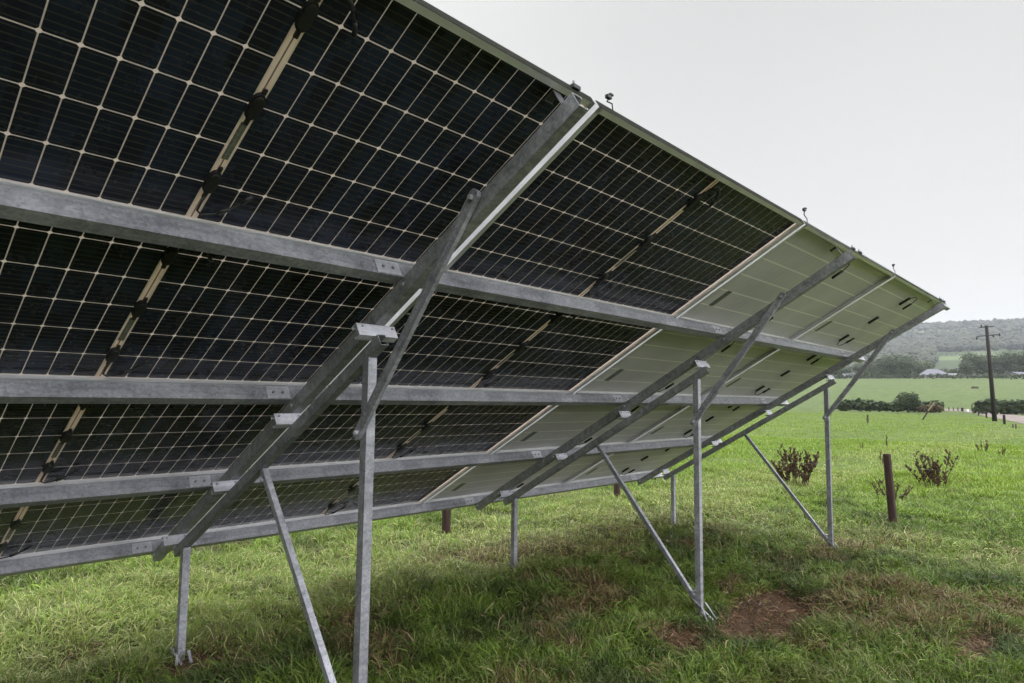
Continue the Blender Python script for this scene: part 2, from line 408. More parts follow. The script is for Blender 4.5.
fl = ['galvanised support frame nearest the camera, its long brace crossing the dark panels', 'galvanised support frame in the middle, crossing behind the pale panels',
      'galvanised support frame at the far end of the array, beside the open field', 'galvanised support frame beyond the left picture edge']
for i, k in enumerate((0, 1, 2, -1)):
    o = f0 if i == 0 else copy_tree(f0)
    o.location = (X0+3.3*k, 1.15, 0)
    tag(o, fl[i], 'support frame', 'steel support frames of the array')

# things sticking up over the top edge: clamps and loose cable ends
def connector(u, lean, h, label, big=1.):
    root = empty('cable_end', mat=Matrix.Translation(PW(u, .0, -.006)))
    b = MB(); b.tube([(0, 0, -.03), (-.01, 0, .02), (-.03+lean*.3, .005, h*.6), (lean, .0, h)], .0035*big, 6); b.build('cable', M['black'], root, smooth=True)
    b = MB(); b.box((lean-.016*big, -.009, h-.003), (lean+.014*big, .009, h+.014*big)); b.box((lean-.002, -.012, h+.012*big), (lean+.022*big, .012, h+.022*big)); b.build('connector', M['black'], root, bevel=.003)
    tag(root, label, 'cable end', 'loose cable ends above the top edge')
connector(1.315, -.035, .035, 'black cable end on a bent lead just right of the nearest frame head')
connector(3.62, -.055, .065, 'black cable end above the join of the dark and pale panels')
connector(5.93, -.06, .055, 'small black cable end above the join of the two pale end panels', .9)
def clamp(u, label):
    root = empty('edge_clamp', mat=Matrix.Translation(PW(u, -.004, -.005)))
    b = MB(); b.box((-.022, -.02, -.012), (.022, .02, .004)); b.build('clamp_plate', M['wood_dark_metal'], root, bevel=.002)
    b = MB(); b.tube([(0, 0, .003), (0, 0, .014)], .009, 6); b.tube([(0, 0, .0), (0, 0, .026)], .005, 6); b.build('bolt', M['steel_dull'], root)
    tag(root, label, 'clamp', 'edge clamps on the top frame')
clamp(1.045, 'small bolted clamp on the top edge left of the nearest frame head')
clamp(4.62, 'small bolted clamp on the top edge above the middle frame head')
clamp(4.80, 'second small bolt clamp just right of the middle frame head')
clamp(7.95, 'small bolted clamp on the top edge near the far end')
clamp(8.15, 'last small bolted clamp at the far corner of the top edge')
eb = MB(); eb.loft([[PW(u, -.010-a, .037+bb) for a, bb in cprof(.034, .045, .003, .008)] for u in (8.0, 8.36)])
tag(eb.build('end_bracket', M['steel_dull']), 'dark bracket end poking past the far top corner of the panels', 'bracket')

# ------------------------------------------------------------------ terrain
def smooth(a, b, x):
    t = np.clip((x-a)/(b-a), 0, 1); return t*t*(3-2*t)
_lat = rng.random((257, 257))
def vnoise(x, y, s):
    x = np.asarray(x, float)/s+1000.3; y = np.asarray(y, float)/s+1000.7
    xi = np.floor(x).astype(int); yi = np.floor(y).astype(int); fx = x-xi; fy = y-yi
    fx = fx*fx*(3-2*fx); fy = fy*fy*(3-2*fy)
    g = lambda i, j: _lat[i % 257, j % 257]
    return (g(xi, yi)*(1-fx)+g(xi+1, yi)*fx)*(1-fy)+(g(xi, yi+1)*(1-fx)+g(xi+1, yi+1)*fx)*fy
PR_R = np.array([0, 120, 165, 185, 250, 330, 430, 620, 800, 1000, 1200, 1500, 1750, 2050, 2400, 3200, 4600.])
PR_H = np.array([0, 0, 0.2, 1.2, 5.5, 11., 16.5, 17, 34, 60, 82, 122, 162, 208, 215, 190, 150.])
def height(x, y):
    x = np.asarray(x, float); y = np.asarray(y, float)
    r = np.hypot(x-CAM.x, y-CAM.y); az = np.arctan2(y-CAM.y, x-CAM.x)
    h = np.interp(r, PR_R, PR_H)
    h += (vnoise(x, y, 260)-.5)*9*smooth(600, 1400, r)
    h += (vnoise(x, y, 1.1)-.5)*.12*(1-smooth(25, 70, r)) + (vnoise(x, y, .36)-.5)*.085*(1-smooth(12, 28, r))
    h += (vnoise(x, y, 9)-.5)*.14*smooth(8, 14, r)*(1-smooth(70, 120, r))
    # hollow around the bare patch of soil
    h -= .055*np.exp(-(((x-4.5)/.55)**2+((y-.68)/.32)**2))
    h -= .045*np.exp(-(((x-4.9)/.4)**2+((y+.62)/.16)**2))
    return h-.055*(1-smooth(60, 110, r))
def at(px, py, add=0.):
    d = Rcw @ Vector(((px-512)/F, (py-341.5)/F, 1))
    lo, hi, t = 1., None, 1.
    while t < 6000:
        p = CAM+d*t
        if p.z < float(height(p.x, p.y)): hi = t; break
        lo = t; t *= 1.01
    if hi is None: hi = t
    for _ in range(30):
        mid = (lo+hi)/2; p = CAM+d*mid
        if p.z < float(height(p.x, p.y)): hi = mid
        else: lo = mid
    p = CAM+d*hi; return Vector((p.x, p.y, float(height(p.x, p.y))+add))
def at_r(px, r):
    """ground point in the direction of picture column px at range r"""
    d = Rcw @ Vector(((px-512)/F, (404-341.5)/F, 1)); d.z = 0; d.normalize()
    x, y = CAM.x+d.x*r, CAM.y+d.y*r; return Vector((x, y, float(height(x, y))))

rs = np.concatenate([np.arange(.0, 3, .3), np.arange(3, 12, .06), np.arange(12, 30, .22), np.geomspace(30, 165, 60), np.geomspace(167, 4600, 170)])
view_az = math.atan2(Rcw[1][2], Rcw[0][2])
fine = np.linspace(view_az-R(58), view_az+R(58), 420); coarse = np.linspace(view_az+R(58), view_az+R(302), 62)[1:-1]
azs = np.concatenate([fine, coarse])
RR, AA = np.meshgrid(rs[1:], azs, indexing='ij')
GX = CAM.x+RR*np.cos(AA); GY = CAM.y+RR*np.sin(AA); GZ = height(GX, GY)
nr, na = GX.shape
verts = np.concatenate([[[CAM.x, CAM.y, float(height(CAM.x, CAM.y))]], np.stack([GX, GY, GZ], -1).reshape(-1, 3)])
idx = 1+np.arange(nr*na).reshape(nr, na); nx = np.roll(idx, -1, axis=1)
quads = np.stack([idx[:-1], idx[1:], nx[1:], nx[:-1]], -1).reshape(-1, 4)
faces = [tuple(q) for q in quads.tolist()] + [(0, int(idx[0, j]), int(nx[0, j])) for j in range(na)]
me = bpy.data.meshes.new('ground'); me.from_pydata(verts.tolist(), [], faces)
me.polygons.foreach_set('use_smooth', [True]*len(me.polygons))
# real colours of turf, soil and fields
def zone_weights(x, y):
    """soil amount, straw amount around the array (0..1)"""
    n1 = vnoise(x, y, .9); n2 = vnoise(x+40, y, .33); n3 = vnoise(x, y+70, 2.2)
    def spot(cx, cy, ax, ay, k=1.): return k*np.exp(-(((x-cx)/ax)**2+((y-cy)/ay)**2)**1.5)
    soil = spot(4.55, .70, .66, .30, 1.02)+spot(5.15, .95, .60, .22, .72)+spot(4.95, -.62, .34, .12, 1.1)+spot(3.75, 2.62, .22, .18, .7)+spot(4.15, 3.05, .16, .16, .9)+spot(.95, 3.05, .2, .18, .9)+spot(3.6, 1.0, .28, .16, .5)+spot(2.0, 2.9, .5, .25, .45)
    n4 = vnoise(x*1.7+11, y*1.7, .19)
    soil = np.clip((soil*(.35+.9*n2+.55*n4)-.22)*1.35, 0, 1)
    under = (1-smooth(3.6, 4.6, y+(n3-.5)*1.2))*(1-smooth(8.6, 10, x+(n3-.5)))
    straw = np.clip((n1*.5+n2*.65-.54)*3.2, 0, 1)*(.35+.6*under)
    straw = straw*(1-smooth(8, 13, np.hypot(x-CAM.x, y-CAM.y)))
    straw = np.clip(straw+(spot(5.6, .60, .8, .25, .5)+spot(6.3, .25, .45, .2, .5)+spot(4.0, 1.9, .5, .3, .4)+spot(5.2, 1.25, .9, .22, .55))*(.25+1.1*n2), 0, 1)
    band = smooth(2.5, 3.5, y)*(1-smooth(4.8, 6.2, y))*(.40+.65*n1)          # pale cut grass at the front edge
    band = np.maximum(band, smooth(7.2, 8.2, x)*(1-smooth(9., 10., x))*(.3+.6*n2)*.8)
    return soil, straw, np.clip(band, 0, 1), under
def mixc(a, b, t): return a*(1-t[..., None])+np.array(b)*t[..., None]
x, y = verts[:, 0], verts[:, 1]; r = np.hypot(x-CAM.x, y-CAM.y); az = np.arctan2(y-CAM.y, x-CAM.x)
gc = np.tile(np.array([.070, .106, .022]), (len(x), 1))
gc = mixc(gc, (.088, .122, .028), np.clip(vnoise(x, y, 5)*1.3-.3, 0, 1))
soil, straw, band, under = zone_weights(x, y)
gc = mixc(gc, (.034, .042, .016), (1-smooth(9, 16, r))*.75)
gc = gc*(1-.12*smooth(60, 130, r)[:, None])
gc = mixc(gc, (.105, .080, .040), straw*.6)
gc = mixc(gc, (.105, .062, .038), np.clip(soil*1.5, 0, 1))
far = smooth(166, 170, r)
gc = mixc(gc, (.072, .104, .034), far*.9)
gc = mixc(gc, (.084, .114, .040), far*np.clip(vnoise(x, y, 30)*1.4-.4, 0, 1))
gc = mixc(gc, (.11, .095, .06), smooth(428, 432, r)*(1-smooth(560, 570, r))*(az < R(10)))   # dry stubble beyond the hedge
gc = mixc(gc, (.035, .055, .02), smooth(600, 640, r))
FIELDS = ((985, 1088, -40, 10.3, (.080, .115, .042)), (1100, 1195, -40, 8.5, (.082, .110, .045)), (1205, 1225, -40, 4, (.13, .15, .07)),
          (1795, 1875, 8, 13.4, (.15, .17, .085)), (1580, 1620, -10, 5, (.14, .15, .08)), (900, 960, 16, 40, (.08, .11, .04)), (1700, 1760, 18, 50, (.11, .14, .06)))
for r0, r1, a0, a1, cc in FIELDS:
    w_ = smooth(r0-8, r0+8, r)*(1-smooth(r1-8, r1+8, r))*smooth(R(a0-.6), R(a0+.6), az)*(1-smooth(R(a1-.6), R(a1+.6), az)); gc = mixc(gc, cc, w_)
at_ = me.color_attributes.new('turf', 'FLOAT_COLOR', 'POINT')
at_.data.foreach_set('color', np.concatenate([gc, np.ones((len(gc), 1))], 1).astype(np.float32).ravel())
m, nt, b = mat('turf_ground'); L = nt.links
ca = N(nt, 'ShaderNodeVertexColor'); ca.layer_name = 'turf'
ge = N(nt, 'ShaderNodeNewGeometry')
n1 = N(nt, 'ShaderNodeTexNoise', Scale=2.2, Detail=8, Roughness=.7); L.new(ge.outputs['Position'], n1.inputs['Vector'])
mp = N(nt, 'ShaderNodeMapping'); mp.inputs['Scale'].default_value = (.16, .55, 1); mp.inputs['Rotation'].default_value = (0, 0, R(35)); L.new(ge.outputs['Position'], mp.inputs[0])
n2 = N(nt, 'ShaderNodeTexNoise', Scale=1.0, Detail=7, Roughness=.65, Distortion=.5); L.new(mp.outputs[0], n2.inputs['Vector'])
r1 = ramp(nt, n1.outputs['Fac'], [(.3, (.62, .62, .62)), (.7, (1.3, 1.3, 1.3))]); r2 = ramp(nt, n2.outputs['Fac'], [(.3, (.66, .70, .66)), (.7, (1.25, 1.2, 1.2))])
mA = N(nt, 'ShaderNodeMix', data_type='RGBA', blend_type='MULTIPLY'); mA.inputs[0].default_value = 1; L.new(ca.outputs[0], mA.inputs[6]); L.new(r1.outputs[0], mA.inputs[7])
mB = N(nt, 'ShaderNodeMix', data_type='RGBA', blend_type='MULTIPLY'); mB.inputs[0].default_value = 1; L.new(mA.outputs[2], mB.inputs[6]); L.new(r2.outputs[0], mB.inputs[7])
L.new(mB.outputs[2], b.inputs['Base Color']); b.inputs['Roughness'].default_value = .9; b.inputs['Specular IOR Level'].default_value = .15
bp = N(nt, 'ShaderNodeBump', Strength=.8, Distance=.05); n3 = N(nt, 'ShaderNodeTexNoise', Scale=9, Detail=8, Roughness=.75); L.new(ge.outputs['Position'], n3.inputs['Vector']); L.new(n3.outputs['Fac'], bp.inputs['Height']); L.new(bp.outputs[0], b.inputs['Normal'])
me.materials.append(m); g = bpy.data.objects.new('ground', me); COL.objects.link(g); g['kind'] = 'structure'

# ------------------------------------------------------------------ grass
def sector(n, r0, r1, half=47):
    az = view_az+np.radians(rng.uniform(-half, half, n)); r = np.sqrt(rng.uniform(r0*r0, r1*r1, n))
    return CAM.x+r*np.cos(az), CAM.y+r*np.sin(az), r
def tufts(nt, per, r0, r1, half, spread):
    """blades gathered in tufts that fan out from a common foot"""
    tx, ty, _ = sector(nt, r0, r1, half)
    k = np.repeat(np.arange(nt), per); a = rng.uniform(0, 2*np.pi, nt*per); d = spread*np.sqrt(rng.random(nt*per))*np.repeat(rng.uniform(.5, 1.6, nt), per)
    x = tx[k]+np.cos(a)*d; y = ty[k]+np.sin(a)*d
    flow = vnoise(tx+300, ty-50, .7)*8+rng.normal(0, .6, nt)
    bias = rng.uniform(0, 1.1, nt)                      # how far the tuft is combed over to one side
    ux = np.cos(a)+bias[k]*np.cos(flow[k]); uy = np.sin(a)+bias[k]*np.sin(flow[k])
    return x, y, np.arctan2(uy, ux)+rng.normal(0, .35, nt*per), rng.random(nt)[k], rng.uniform(.6, 1.35, nt)[k]*np.ones(nt*per)
def singles(n, r0, r1, half):
    x, y, _ = sector(n, r0, r1, half); return x, y, vnoise(x+300, y-50, .9)*9+rng.normal(0, 1.2, n), rng.random(n), vnoise(x+60, y, .6)*.9+.55
A_ = [tufts(7600, 26, 3.2, 7.2, 47, .055), tufts(7600, 22, 7, 13, 46, .085), tufts(5000, 16, 12.6, 19, 45, .12), singles(30000, 3.2, 8, 47), singles(60000, 8, 19, 46), singles(110000, 18, 36, 44), singles(130000, 34, 130, 42), tufts(300, 26, .8, 3.2, 60, .06)]
gx, gy, ang, tid, tlen = [np.concatenate([a[i] for a in A_]) for i in range(5)]
gr = np.hypot(gx-CAM.x, gy-CAM.y)
soil, straw, band, under = zone_weights(gx, gy)
keep = rng.random(len(gx)) > np.clip(soil*.6, 0, .5)
for tx_, ty_ in [(1000, 417), (1024, 420.5), (1045, 424), (1070, 429), (1100, 435), (990, 415.3), (980, 413.5), (970, 411.5)]:   # keep the track clear
    tp_ = at(tx_, ty_); rr_ = 5.5 if tx_ > 985 else 14
    keep &= np.hypot(gx-tp_.x, gy-tp_.y) > rr_
gx, gy, gr, ang, tid, tlen, soil, straw, band, under = [a[keep] for a in (gx, gy, gr, ang, tid, tlen, soil, straw, band, under)]
n = len(gx); gz = height(gx, gy)-.008
far = smooth(9, 20, gr)
length = (.058+.085*vnoise(gx+100, gy, 1.3)+.070*vnoise(gx, gy, .35))*tlen*rng.uniform(.6, 1.3, n)
length = length*(1-far)+rng.uniform(.08, .15, n)*far*(.6+.8*vnoise(gx, gy, 3))
length *= 1-.6*smooth(50, 90, gr)
length *= 1-.30*band
length *= 1-.45*np.clip(soil*1.4, 0, 1)
lean0 = rng.uniform(.05, 1.0, n)*(1-.45*far)+np.clip(soil*1.5, 0, 1)*.7
curl = rng.uniform(.2, 1.25, n)*(1-.45*far)*(.7+.4*under)
wid = np.interp(gr, [0, 3, 6, 12, 25, 60, 130], [.0036, .0042, .0058, .0100, .020, .045, .09])*rng.uniform(.7, 1.3, n)
sa = ang+np.pi/2+rng.normal(0, .4, n); S = np.stack([np.cos(sa)*wid/2, np.sin(sa)*wid/2, rng.normal(0, .25, n)*wid], 1)
pts_ = [np.stack([gx, gy, gz], 1)]; az_ = ang.copy(); th = lean0.copy()
for q_ in range(3):
    l_ = length*(.40, .34, .32)[q_]
    pts_.append(pts_[-1]+np.stack([np.cos(az_)*np.sin(th)*l_, np.sin(az_)*np.sin(th)*l_, np.cos(th)*l_], 1))
    th = np.minimum(th+curl, 2.1); az_ = az_+rng.normal(0, .35, n)
vv = np.stack([pts_[0]-S, pts_[0]+S, pts_[1]-S*.95, pts_[1]+S*.95, pts_[2]-S*.7, pts_[2]+S*.7, pts_[3]], 1).reshape(-1, 3).astype(np.float32)
# blade colours
base = np.tile(np.array([.146, .236, .027]), (n, 1))
base = mixc(base, (.062, .105, .018), np.clip((vnoise(gx, gy, .8)-.5)*6, 0, 1)*.55*(1-far))
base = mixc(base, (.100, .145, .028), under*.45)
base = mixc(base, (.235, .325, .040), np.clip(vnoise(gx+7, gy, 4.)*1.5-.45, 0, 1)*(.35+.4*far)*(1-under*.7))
base = mixc(base, (.200, .295, .042), far*.6)
base = mixc(base, (.185, .245, .055), (tid > .80)*.45*(1-far)); base = mixc(base, (.050, .085, .030), (tid < .16)*.6*(1-far))
mot = vnoise(gx+21, gy+3, .42)*.6+vnoise(gx, gy+90, .16)*.4
base = mixc(base, (.034, .052, .016), np.clip((mot-.52)*5, 0, 1)*.75*(1-smooth(10, 20, gr)))
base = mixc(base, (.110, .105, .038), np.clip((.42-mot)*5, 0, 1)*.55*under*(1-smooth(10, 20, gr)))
base = mixc(base, (.245, .320, .075), np.clip(band*1.2, 0, 1)*.5)
strawsel = (rng.random(n)*.5+tid*.5 < straw*.66)
base[strawsel] = np.array([.205, .145, .072])*rng.uniform(.4, 1.3, (strawsel.sum(), 1))
bs = (rng.random(n) < band*.40)
base[bs] = np.array([.36, .37, .15])*rng.uniform(.6, 1.15, (bs.sum(), 1))
rs_ = rng.random(n) < np.clip(soil*2.2, 0, .92); base[rs_] = np.array([.215, .130, .075])*rng.uniform(.25, 1.4, (rs_.sum(), 1))
dead = rng.random(n) < .05*(1-smooth(20, 40, gr)); base[dead] = np.array([.26, .22, .11])
vr_ = (.45*(1-.75*smooth(15, 40, gr)))[:, None]; base *= 1+rng.uniform(-1, 1, (n, 1))*vr_
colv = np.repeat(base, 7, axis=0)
me = bpy.data.meshes.new('grass')
me.vertices.add(n*7); me.vertices.foreach_set('co', vv.ravel())
k = (np.arange(n)*7)[:, None]
loops = np.concatenate([k+np.array([[0, 1, 3, 2]]), k+np.array([[2, 3, 5, 4]]), k+np.array([[4, 5, 6]])], 1).ravel().astype(np.int32)
me.loops.add(len(loops)); me.loops.foreach_set('vertex_index', loops)
me.polygons.add(n*3)
ls = np.stack([np.arange(n)*11, np.arange(n)*11+4, np.arange(n)*11+8], 1).ravel().astype(np.int32); me.polygons.foreach_set('loop_start', ls)
me.update(calc_edges=True); me.validate()
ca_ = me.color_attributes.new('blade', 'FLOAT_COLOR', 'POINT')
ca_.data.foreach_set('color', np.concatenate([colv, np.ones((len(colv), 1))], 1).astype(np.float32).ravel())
def leafy(name, layer=None, stops=None, tr=.3, scale=.4, rough=.5):
    m, nt, b = mat(name); L = nt.links
    if layer:
        ca = N(nt, 'ShaderNodeVertexColor'); ca.layer_name = layer; col = ca.outputs[0]
    else:
        ge = N(nt, 'ShaderNodeNewGeometry'); nn = N(nt, 'ShaderNodeTexNoise', Scale=scale, Detail=5); L.new(ge.outputs['Position'], nn.inputs['Vector'])
        ad = N(nt, 'ShaderNodeMath', operation='MULTIPLY_ADD'); ad.inputs[1].default_value = .35; L.new(ge.outputs['Random Per Island'], ad.inputs[0]); L.new(nn.outputs['Fac'], ad.inputs[2])
        col = ramp(nt, ad.outputs[0], stops).outputs[0]
    L.new(col, b.inputs['Base Color']); b.inputs['Roughness'].default_value = rough; b.inputs['Specular IOR Level'].default_value = .3
    t = N(nt, 'ShaderNodeBsdfTranslucent'); L.new(col, t.inputs['Color']); mx = N(nt, 'ShaderNodeMixShader'); mx.inputs[0].default_value = tr
    L.new(b.outputs[0], mx.inputs[1]); L.new(t.outputs[0], mx.inputs[2]); L.new(mx.outputs[0], nt.nodes['Material Output'].inputs['Surface']); return m
me.materials.append(leafy('grass_blade', 'blade'))
go = bpy.data.objects.new('grass', me); COL.objects.link(go); tag(go, 'trampled green grass with straw coloured patches covering the ground', 'grass', kind='stuff')

cl = MB(); rg = random.Random(3)
for cx, cy, ax, ay, nn in ((4.55, .70, .6, .28, 170), (5.05, .95, .5, .2, 60), (4.95, -.62, .32, .12, 90), (4.15, 3.05, .18, .16, 60), (.95, 3.05, .2, .18, 50)):
    for _ in range(nn):
        x_ = rg.gauss(cx, ax*.55); y_ = rg.gauss(cy, ay*.55); r_ = rg.uniform(.004, .014); z_ = float(height(x_, y_))+r_*.3
        v_ = [Vector((rg.gauss(0, 1), rg.gauss(0, 1), rg.gauss(0, .8))).normalized()*r_*rg.uniform(.7, 1.3) for _ in range(4)]+[Vector((0, 0, r_*.9)), Vector((0, 0, -r_))]
        v_ = [Vector((math.cos(t)*r_*rg.uniform(.7, 1.3), math.sin(t)*r_*rg.uniform(.7, 1.3), rg.uniform(-.2, .2)*r_)) for t in (0, 1.26, 2.5, 3.77, 5.03)]
        n0 = len(cl.v); cl.v += [(x_+a.x, y_+a.y, z_+a.z) for a in v_]+[(x_, y_, z_+r_*.8), (x_, y_, z_-r_)]
        for q_ in range(5): cl.f += [(n0+q_, n0+(q_+1) % 5, n0+5), (n0+(q_+1) % 5, n0+q_, n0+6)]; cl.m += [0, 0]
tag(cl.build('soil_clods', noise_mat('soil', [(.3, (.045, .030, .020)), (.7, (.105, .070, .046))], 9, .95, coord='Object')), 'crumbs of reddish brown soil on the bare patches', 'soil', kind='stuff')
# ------------------------------------------------------------------ track
up = [(944.6,408.8),(963,409.4),(980.5,412),(997,413.2),(1010,414.2),(1024,416.2),(1060,420),(1110,426)]
lo_ = [(944.6,411),(963,411.6),(977,414),(986.6,416.6),(996,418.3),(1010,421),(1024,424.3),(1060,433),(1110,446)]
def resample(pl, k):
    xs = np.linspace(pl[0][0], pl[-1][0], k); return [(x, float(np.interp(x, [p[0] for p in pl], [p[1] for p in pl]))) for x in xs]
a = resample(up, 40); bq = resample(lo_, 40); tb = MB()
rows = []
for (xa, ya), (xb, yb) in zip(a, bq):
    pa, pb = at(xa, ya), at(xb, yb); row = []
    for i in range(7):
        p = pa.lerp(pb, i/6); row.append((p.x, p.y, float(height(p.x, p.y))+.03+.012*math.sin(i*math.pi/6)))
    rows.append(row)
tb.loft(rows, cap=False, closed=False)
tr = tb.build('track', noise_mat('track_gravel', [(.3, (.105, .085, .078)), (.6, (.155, .125, .115)), (.8, (.12, .11, .08))], 1.2, .9, bump=.4, coord='Object'), smooth=True); tr['kind'] = 'structure'

# ------------------------------------------------------------------ wooden posts and fence
M['wood_red'] = noise_mat('stained_wood', [(.3, (.012, .006, .005)), (.55, (.034, .014, .010)), (.75, (.060, .032, .024))], 6, .75, vec_scale=(9, 9, .8), bump=.5)
M['wood_dark'] = noise_mat('dark_wood', [(.3, (.009, .007, .0065)), (.7, (.026, .020, .018))], 6, .8, vec_scale=(9, 9, .6), bump=.5)
M['wood_grey'] = noise_mat('weathered_wood', [(.3, (.05, .04, .033)), (.7, (.12, .095, .08))], 6, .8, vec_scale=(9, 9, .6), bump=.5)
def fence_post(p, h, w, lean, m_, label, group='wooden fence posts', name='fence_post'):
    b = MB(); k = 10; rings = []
    for z, s in ((-.3, 1), (h*.5, .98), (h-.015, .95), (h, .86)):
        rings.append([(w/2*s*math.copysign(abs(math.cos(t))**.7, math.cos(t))+lean[0]*z/h, w/2*s*math.copysign(abs(math.sin(t))**.7, math.sin(t))+lean[1]*z/h, z) for t in [2*math.pi*i/k for i in range(k)]])
    b.loft(rings); o = b.build(name, m_); o.location = p; tag(o, label, 'post', group); return o
G0 = 'fence posts around the array'
fp = [((5.03, 5.2), 'reddish wooden fence post seen below the rails left of the middle frame'), ((8.88, 5.08), 'reddish wooden fence post seen below the rail beside the middle strut'),
      ((9.79, 1.01), 'reddish brown wooden fence post standing alone in the grass at right')]
for (px, py), lb in fp:
    z = float(height(px, py)); fence_post((px, py, z), 1.0, .105, (-.015, .045) if py < 2 else (.0, .0), M['wood_red'], lb, G0)
wb = MB()
ends = [(-3.5, 5.3), (1.2, 5.25), (5.03, 5.2), (8.88, 5.08), (9.79, 1.01), (10.3, -3.4), (10.9, -8)]
for h_ in (.43, .82):
    for (xa, ya), (xb, yb) in zip(ends[:-1], ends[1:]):
        pts = []
        for i in range(7):
            t = i/6; xx_, yy_ = xa+(xb-xa)*t, ya+(yb-ya)*t
            pts.append((xx_, yy_, h_-.03-.02*4*t*(1-t)))
        wb.tube(pts, .0008, 4)
tag(wb.build('fence_wire', M['steel_dull']), 'thin slack wires strung between the wooden fence posts', 'wire')

# far posts by the track
GT = 'small posts along the track'
for (px, py, hp, w, m_, lb) in ((1004.5, 424.5, 9.5, .22, 'wood_dark', 'stout dark post beside the track just right of the utility pole'),
        (1013, 428, 4, .11, 'wood_grey', 'short post stub below the track, left one of the close pair'), (1016, 429, 5, .11, 'wood_grey', 'short post stub below the track, right one of the close pair'),
        (986.5, 418, 6, .22, 'wood_red', 'reddish post on the track edge just left of the utility pole'), (978.7, 415.8, 5.2, .18, 'wood_dark', 'dark slim post between the white trough and the reddish post'),
        (972.3, 412.7, 8.5, .2, 'wood_dark', 'tall dark slim post right of the white trough'), (962.5, 411.3, 3.6, .5, 'wood_red', 'low reddish post where the track starts, left of the white trough')):
    p = at(px, py); d = (p-CAM).dot(Vector((Rcw[0][2], Rcw[1][2], Rcw[2][2]))); fence_post(p, hp*d/F, w*1.0, (0, 0), M[m_], lb, GT)
for i, (px, py) in enumerate(((949, 410.6), (953.5, 410.8), (958, 411))):
    p = at(px, py); d = (p-CAM).length; fence_post(p, 3.*d/F, .22, (0, 0), M['wood_grey'], ['leftmost', 'middle', 'rightmost'][i]+' of three tiny pale posts on the far track', GT)
# yellow guard post and leaning stay
M['yellow'] = noise_mat('yellow_paint', [(.3, (.16, .12, .05)), (.7, (.24, .18, .08))], 5, .6)
p = at(943.6, 411.5); d = (p-CAM).length
fence_post(p, 7.5*d/F, .25, (.15, 0), M['yellow'], 'thin yellow marker post at the right end of the hedge', None, 'marker_post')
pa = at(921.5, 419.8); dd = Rcw @ Vector(((934.5-512)/F, (402.5-341.5)/F, 1)); k_ = (pa-CAM).dot(Vector((Rcw[0][2], Rcw[1][2], Rcw[2][2]))); pb = CAM+dd*k_
st = empty('leaning_stay', pa); q = pb-pa
b = MB(); b.tube([(0, 0, -.2), tuple(q*.5)], .085, 8); b.build('lower_sleeve', M['wood_dark'], st)
b = MB(); b.tube([tuple(q*.5), tuple(q)], .075, 8); b.build('upper_sleeve', M['yellow'], st)
tag(st, 'leaning stay with dark lower and yellow upper half in front of the hedge', 'stay')
p = at(966.5, 412); b = MB()
ring = lambda s, z: [(s*1.1*math.cos(t), s*.55*math.sin(t), z) for t in [2*math.pi*i/14 for i in range(14)]]
b.loft([ring(.85, 0), ring(1, .7), ring(.9, .7), ring(.78, .25)])
o = b.build('water_trough', noise_mat('white_plastic', [(.3, (.62, .62, .62)), (.7, (.78, .78, .77))], 4, .5)); o.location = p; o.scale = (.85,)*3; tag(o, 'small white trough beside the posts where the track begins', 'trough')

# utility pole
pp = at(995, 421.3); kz = (pp-CAM).dot(Vector((Rcw[0][2], Rcw[1][2], Rcw[2][2])))
ray = Rcw @ Vector(((986.3-512)/F, (325.5-341.5)/F, 1)); pt = CAM+ray*kz; q = pt-pp
pole = empty('utility_pole', pp); b = MB(); b.tube([(0, 0, -1), tuple(q*.5), tuple(q)], [.24, .20, .155], 12); b.build('pole_shaft', M['wood_dark'], pole, smooth=True)
rt = Vector((Rcw[0][0], Rcw[1][0], 0)).normalized(); qn = q.normalized(); sidev = (rt-qn*rt.dot(qn)).normalized(); s_px = kz/F
def crossarm(f, l, r_, th, posts):
    c = q*f; b = MB(); b.bar(tuple(c-sidev*l*s_px), tuple(c+sidev*r_*s_px), th, th, qn); a_ = b.build('crossarm', M['wood_dark'], pole)
    for x_, dz in posts:
        i_ = MB(); o_ = c+sidev*x_*s_px; e_ = o_+Vector((0, 0, dz*s_px))
        i_.tube([tuple(o_), tuple(o_.lerp(e_, .5)), tuple(e_)], [.04, .085, .05], 8); i_.build('insulator', M['black'], a_)
crossarm(.985, 7, 8, .07, [(-5, 2.6), (-1.2, 1.6)])
crossarm(.895, 10, 12, .09, [(-10.5, -3.2), (6, -2.2), (12.5, 1.2), (12.5, -1.8)])
tag(pole, 'tall dark wooden utility pole with two crossarms, leaning slightly left', 'pole')

